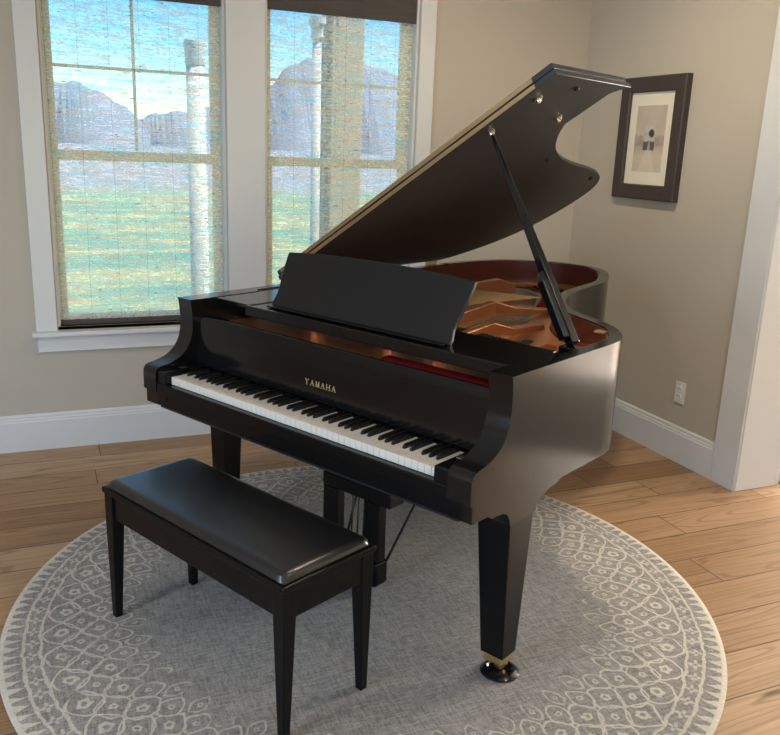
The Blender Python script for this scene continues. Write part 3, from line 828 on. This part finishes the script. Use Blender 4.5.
# caster cups on the rug
def cup(u, v, label, zz=.0096):
    c, s_ = math.cos(TH), math.sin(TH)
    t = thing('caster_cup', label, 'caster cup', (-2.3965 + c*u - s_*v, -1.9534 + s_*u + c*v, zz), TH, 'black caster cups under the piano legs')
    bm = BM(); lathe(bm, [(.052, 0), (.058, .003), (.058, .008), (.050, .013), (.044, .016), (.041, .016), (.036, .0115), (.0, .0115)][:-1], 40)
    obj('cup_dish', bm, M['cup'], t, auto=40)
    bm = BM(); lathe(bm, [(.0585, .0012), (.061, .003), (.0585, .0048)], 40); obj('cup_foot_ring', bm, M['cup'], t, smooth=True)
cup(.699, .262, 'black round caster cup under the front leg nearest the camera')
cup(-.699, .3055, 'black round caster cup under the piano leg behind the bench')
cup(-.30, 2.03, 'black round caster cup under the tail leg of the piano', .0005)

# ------------------------------------------------------------------ the bench
c, s_ = math.cos(TH), math.sin(TH)
bu, bv = .014, -.236
B = thing('piano_bench', 'black piano bench with padded vinyl seat in front of the keyboard', 'bench', (-2.3965 + c*bu - s_*bv, -1.9534 + s_*bu + c*bv, .0096), TH - .022)
zt = .455
bm = BM()
for s in (-1, 1):
    a, b_ = -.405, .405; bx(bm, a, b_, s*.150-.010 if s < 0 else .140, s*.150+.010 if s < 0 else .160, .364, .4495)
    bx(bm, s*.428-.010, s*.428+.010, -.13, .13, .364, .4495)
obj('apron', bm, M['bench'], B, .003)
for sx in (-1, 1):
    for sy in (-1, 1):
        bm = BM(); X, Y = sx*.441, sy*.168; x2, y2 = X - sx*.044, Y - sy*.044; x3, y3 = X - sx*.029, Y - sy*.029
        f = lambda xa, xb, ya, yb, w: rect(*sorted((xa, xb)), *sorted((ya, yb)), w)
        loft(bm, [f(X - sx*.004, x3, Y - sy*.004, y3, 0), f(X, x2, Y, y2, .357), f(X, x2, Y, y2, .4498)]); obj('leg', bm, M['bench'], B, .003)
bm = BM(); bx(bm, -.447, .447, -.174, .174, .450, .470); obj('seat_board', bm, M['bench'], B, .005)
# padded cushion: rounded slab
bm = BM(); nx, ny = 40, 20; a, b_ = .436, .164
def cz(i, j):
    x, y = abs(i), abs(j); ex = max(0, (x*a - (a-.024))/.024); ey = max(0, (y*b_ - (b_-.024))/.024)
    e = min(1, math.hypot(ex, ey)); return .472 + .022*math.sqrt(max(0, 1 - e*e))**.8 + .003*(1-x*x)*(1-y*y)
g = []
for i in range(nx+1):
    row = []
    for j in range(ny+1):
        x = math.sin(PI/2*(2*i/nx-1)); y = math.sin(PI/2*(2*j/ny-1))
        row.append(bm.verts.new((x*a, y*b_, cz(x, y))))
    g.append(row)
for i in range(nx):
    for j in range(ny): bm.faces.new((g[i][j], g[i+1][j], g[i+1][j+1], g[i][j+1]))
edge = [g[i][0] for i in range(nx+1)] + [g[nx][j] for j in range(1, ny+1)] + [g[i][ny] for i in range(nx-1, -1, -1)] + [g[0][j] for j in range(ny-1, 0, -1)]
bm.faces.new(edge[::-1])
obj('seat_cushion', bm, M['leather'], B, smooth=True, auto=70)

# ------------------------------------------------------------------ light
w = bpy.data.worlds.new('sky'); SC.world = w; w.use_nodes = True; nt = w.node_tree
bg = nt.nodes['Background']; sky = nt.nodes.new('ShaderNodeTexSky'); sky.sky_type = 'NISHITA'
sky.sun_disc = False; sky.sun_elevation = math.radians(42); sky.sun_rotation = math.radians(150); sky.air_density = 1.0; sky.dust_density = .0; sky.ozone_density = 4.0
hs = nt.nodes.new('ShaderNodeHueSaturation'); hs.inputs['Saturation'].default_value = 1.45
nt.links.new(sky.outputs[0], hs.inputs['Color']); nt.links.new(hs.outputs[0], bg.inputs[0]); bg.inputs[1].default_value = .225
def sun(e, rot, elev):
    l = bpy.data.lights.new('sun', 'SUN'); l.energy = e; l.angle = math.radians(.6); l.color = (1, .95, .86)
    o = bpy.data.objects.new('sun', l); COL.objects.link(o)
    d = Vector((math.cos(rot)*math.cos(elev), math.sin(rot)*math.cos(elev), -math.sin(elev)))
    o.rotation_euler = d.to_track_quat('-Z', 'Y').to_euler()
sun(5.5, math.radians(143), math.radians(55))
def area(name, loc, tgt, sx, sy, power, col, portal=False):
    l = bpy.data.lights.new(name, 'AREA'); l.shape = 'RECTANGLE'; l.size = sx; l.size_y = sy; l.energy = power; l.color = col
    o = bpy.data.objects.new(name, l); COL.objects.link(o); o.location = loc
    o.rotation_euler = (Vector(tgt)-Vector(loc)).to_track_quat('-Z', 'Z').to_euler()
    if portal: l.cycles.is_portal = True
for a, b_ in (W1, W2): area('window_portal', ((a+b_)/2, .15, (WZ0+WZ1)/2), ((a+b_)/2, -1, (WZ0+WZ1)/2), b_-a, WZ1-WZ0, 1, (1,1,1), True)
area('next_room_daylight', (NX-.02, (NW[0]+NW[1])/2, (NW[2]+NW[3])/2), (0, (NW[0]+NW[1])/2, (NW[2]+NW[3])/2), 1.55, 2.25, 390, (1, .95, .84))
area('left_window_daylight', (XL+.02, (LW[0]+LW[1])/2, (LW[2]+LW[3])/2), (0, (LW[0]+LW[1])/2, (LW[2]+LW[3])/2), 2.8, 1.7, 78, (.42, .68, 1))
area('front_window_daylight', ((FW[0]+FW[1])/2, YF+.02, (FW[2]+FW[3])/2), ((FW[0]+FW[1])/2, 0, (FW[2]+FW[3])/2), 3.6, 2.0, 24, (1, .90, .76))

# unseen ceiling downlights, added to brighten upper walls, rug and floor
for k, (lx, ly) in enumerate(((-1.05, -1.30), (-1.05, -3.30), (-5.1, -3.1), (-3.4, -5.6), (-1.05, -5.6))):
    t = thing('fill_downlight', 'added ceiling downlight above the frame', 'ceiling light', (lx, ly, CEIL), 0, 'added fill downlights above the frame')
    bm = BM(); lathe(bm, [(.075, -.0005), (.098, -.0005), (.098, -.006), (.080, -.010), (.075, -.004)][:4], 32); obj('trim_ring', bm, M['trim'], t, auto=40)
    l = bpy.data.lights.new('fill_downlight_lamp', 'AREA'); l.shape = 'DISK'; l.size = .14; l.energy = (15, 8, 22, 5, 4)[k]; l.color = (1, .84, .62)
    o = bpy.data.objects.new('fill_downlight_lamp', l); COL.objects.link(o); o.location = (lx, ly, CEIL-.013)
# ------------------------------------------------------------------ camera
def camera():
    pitch, yaw, roll = .2607, .4046, .0386
    f = Vector((math.sin(yaw)*math.cos(pitch), math.cos(yaw)*math.cos(pitch), -math.sin(pitch)))
    r = Vector((math.cos(yaw), -math.sin(yaw), 0)); u = r.cross(f)
    r2 = r*math.cos(roll) + u*math.sin(roll); u2 = -r*math.sin(roll) + u*math.cos(roll)
    cd = bpy.data.cameras.new('camera'); cd.sensor_fit = 'HORIZONTAL'; cd.sensor_width = 36; cd.lens = 819.81*36/780; cd.clip_start = .05; cd.clip_end = 1000
    o = bpy.data.objects.new('camera', cd); COL.objects.link(o)
    m = Matrix((( r2.x, u2.x, -f.x), (r2.y, u2.y, -f.y), (r2.z, u2.z, -f.z))).to_4x4(); m.translation = (-3.0704, -4.357, 1.567)
    o.matrix_world = m; SC.camera = o
camera()
SC.view_settings.view_transform = 'Standard'; SC.view_settings.look = 'None'; SC.view_settings.gamma = 1.0; SC.view_settings.use_curve_mapping = False
SC.view_settings.exposure = 0.38
SC.cycles.max_bounces = 10; SC.cycles.transparent_max_bounces = 16; SC.cycles.use_denoising = True
SC.cycles.sample_clamp_indirect = 6
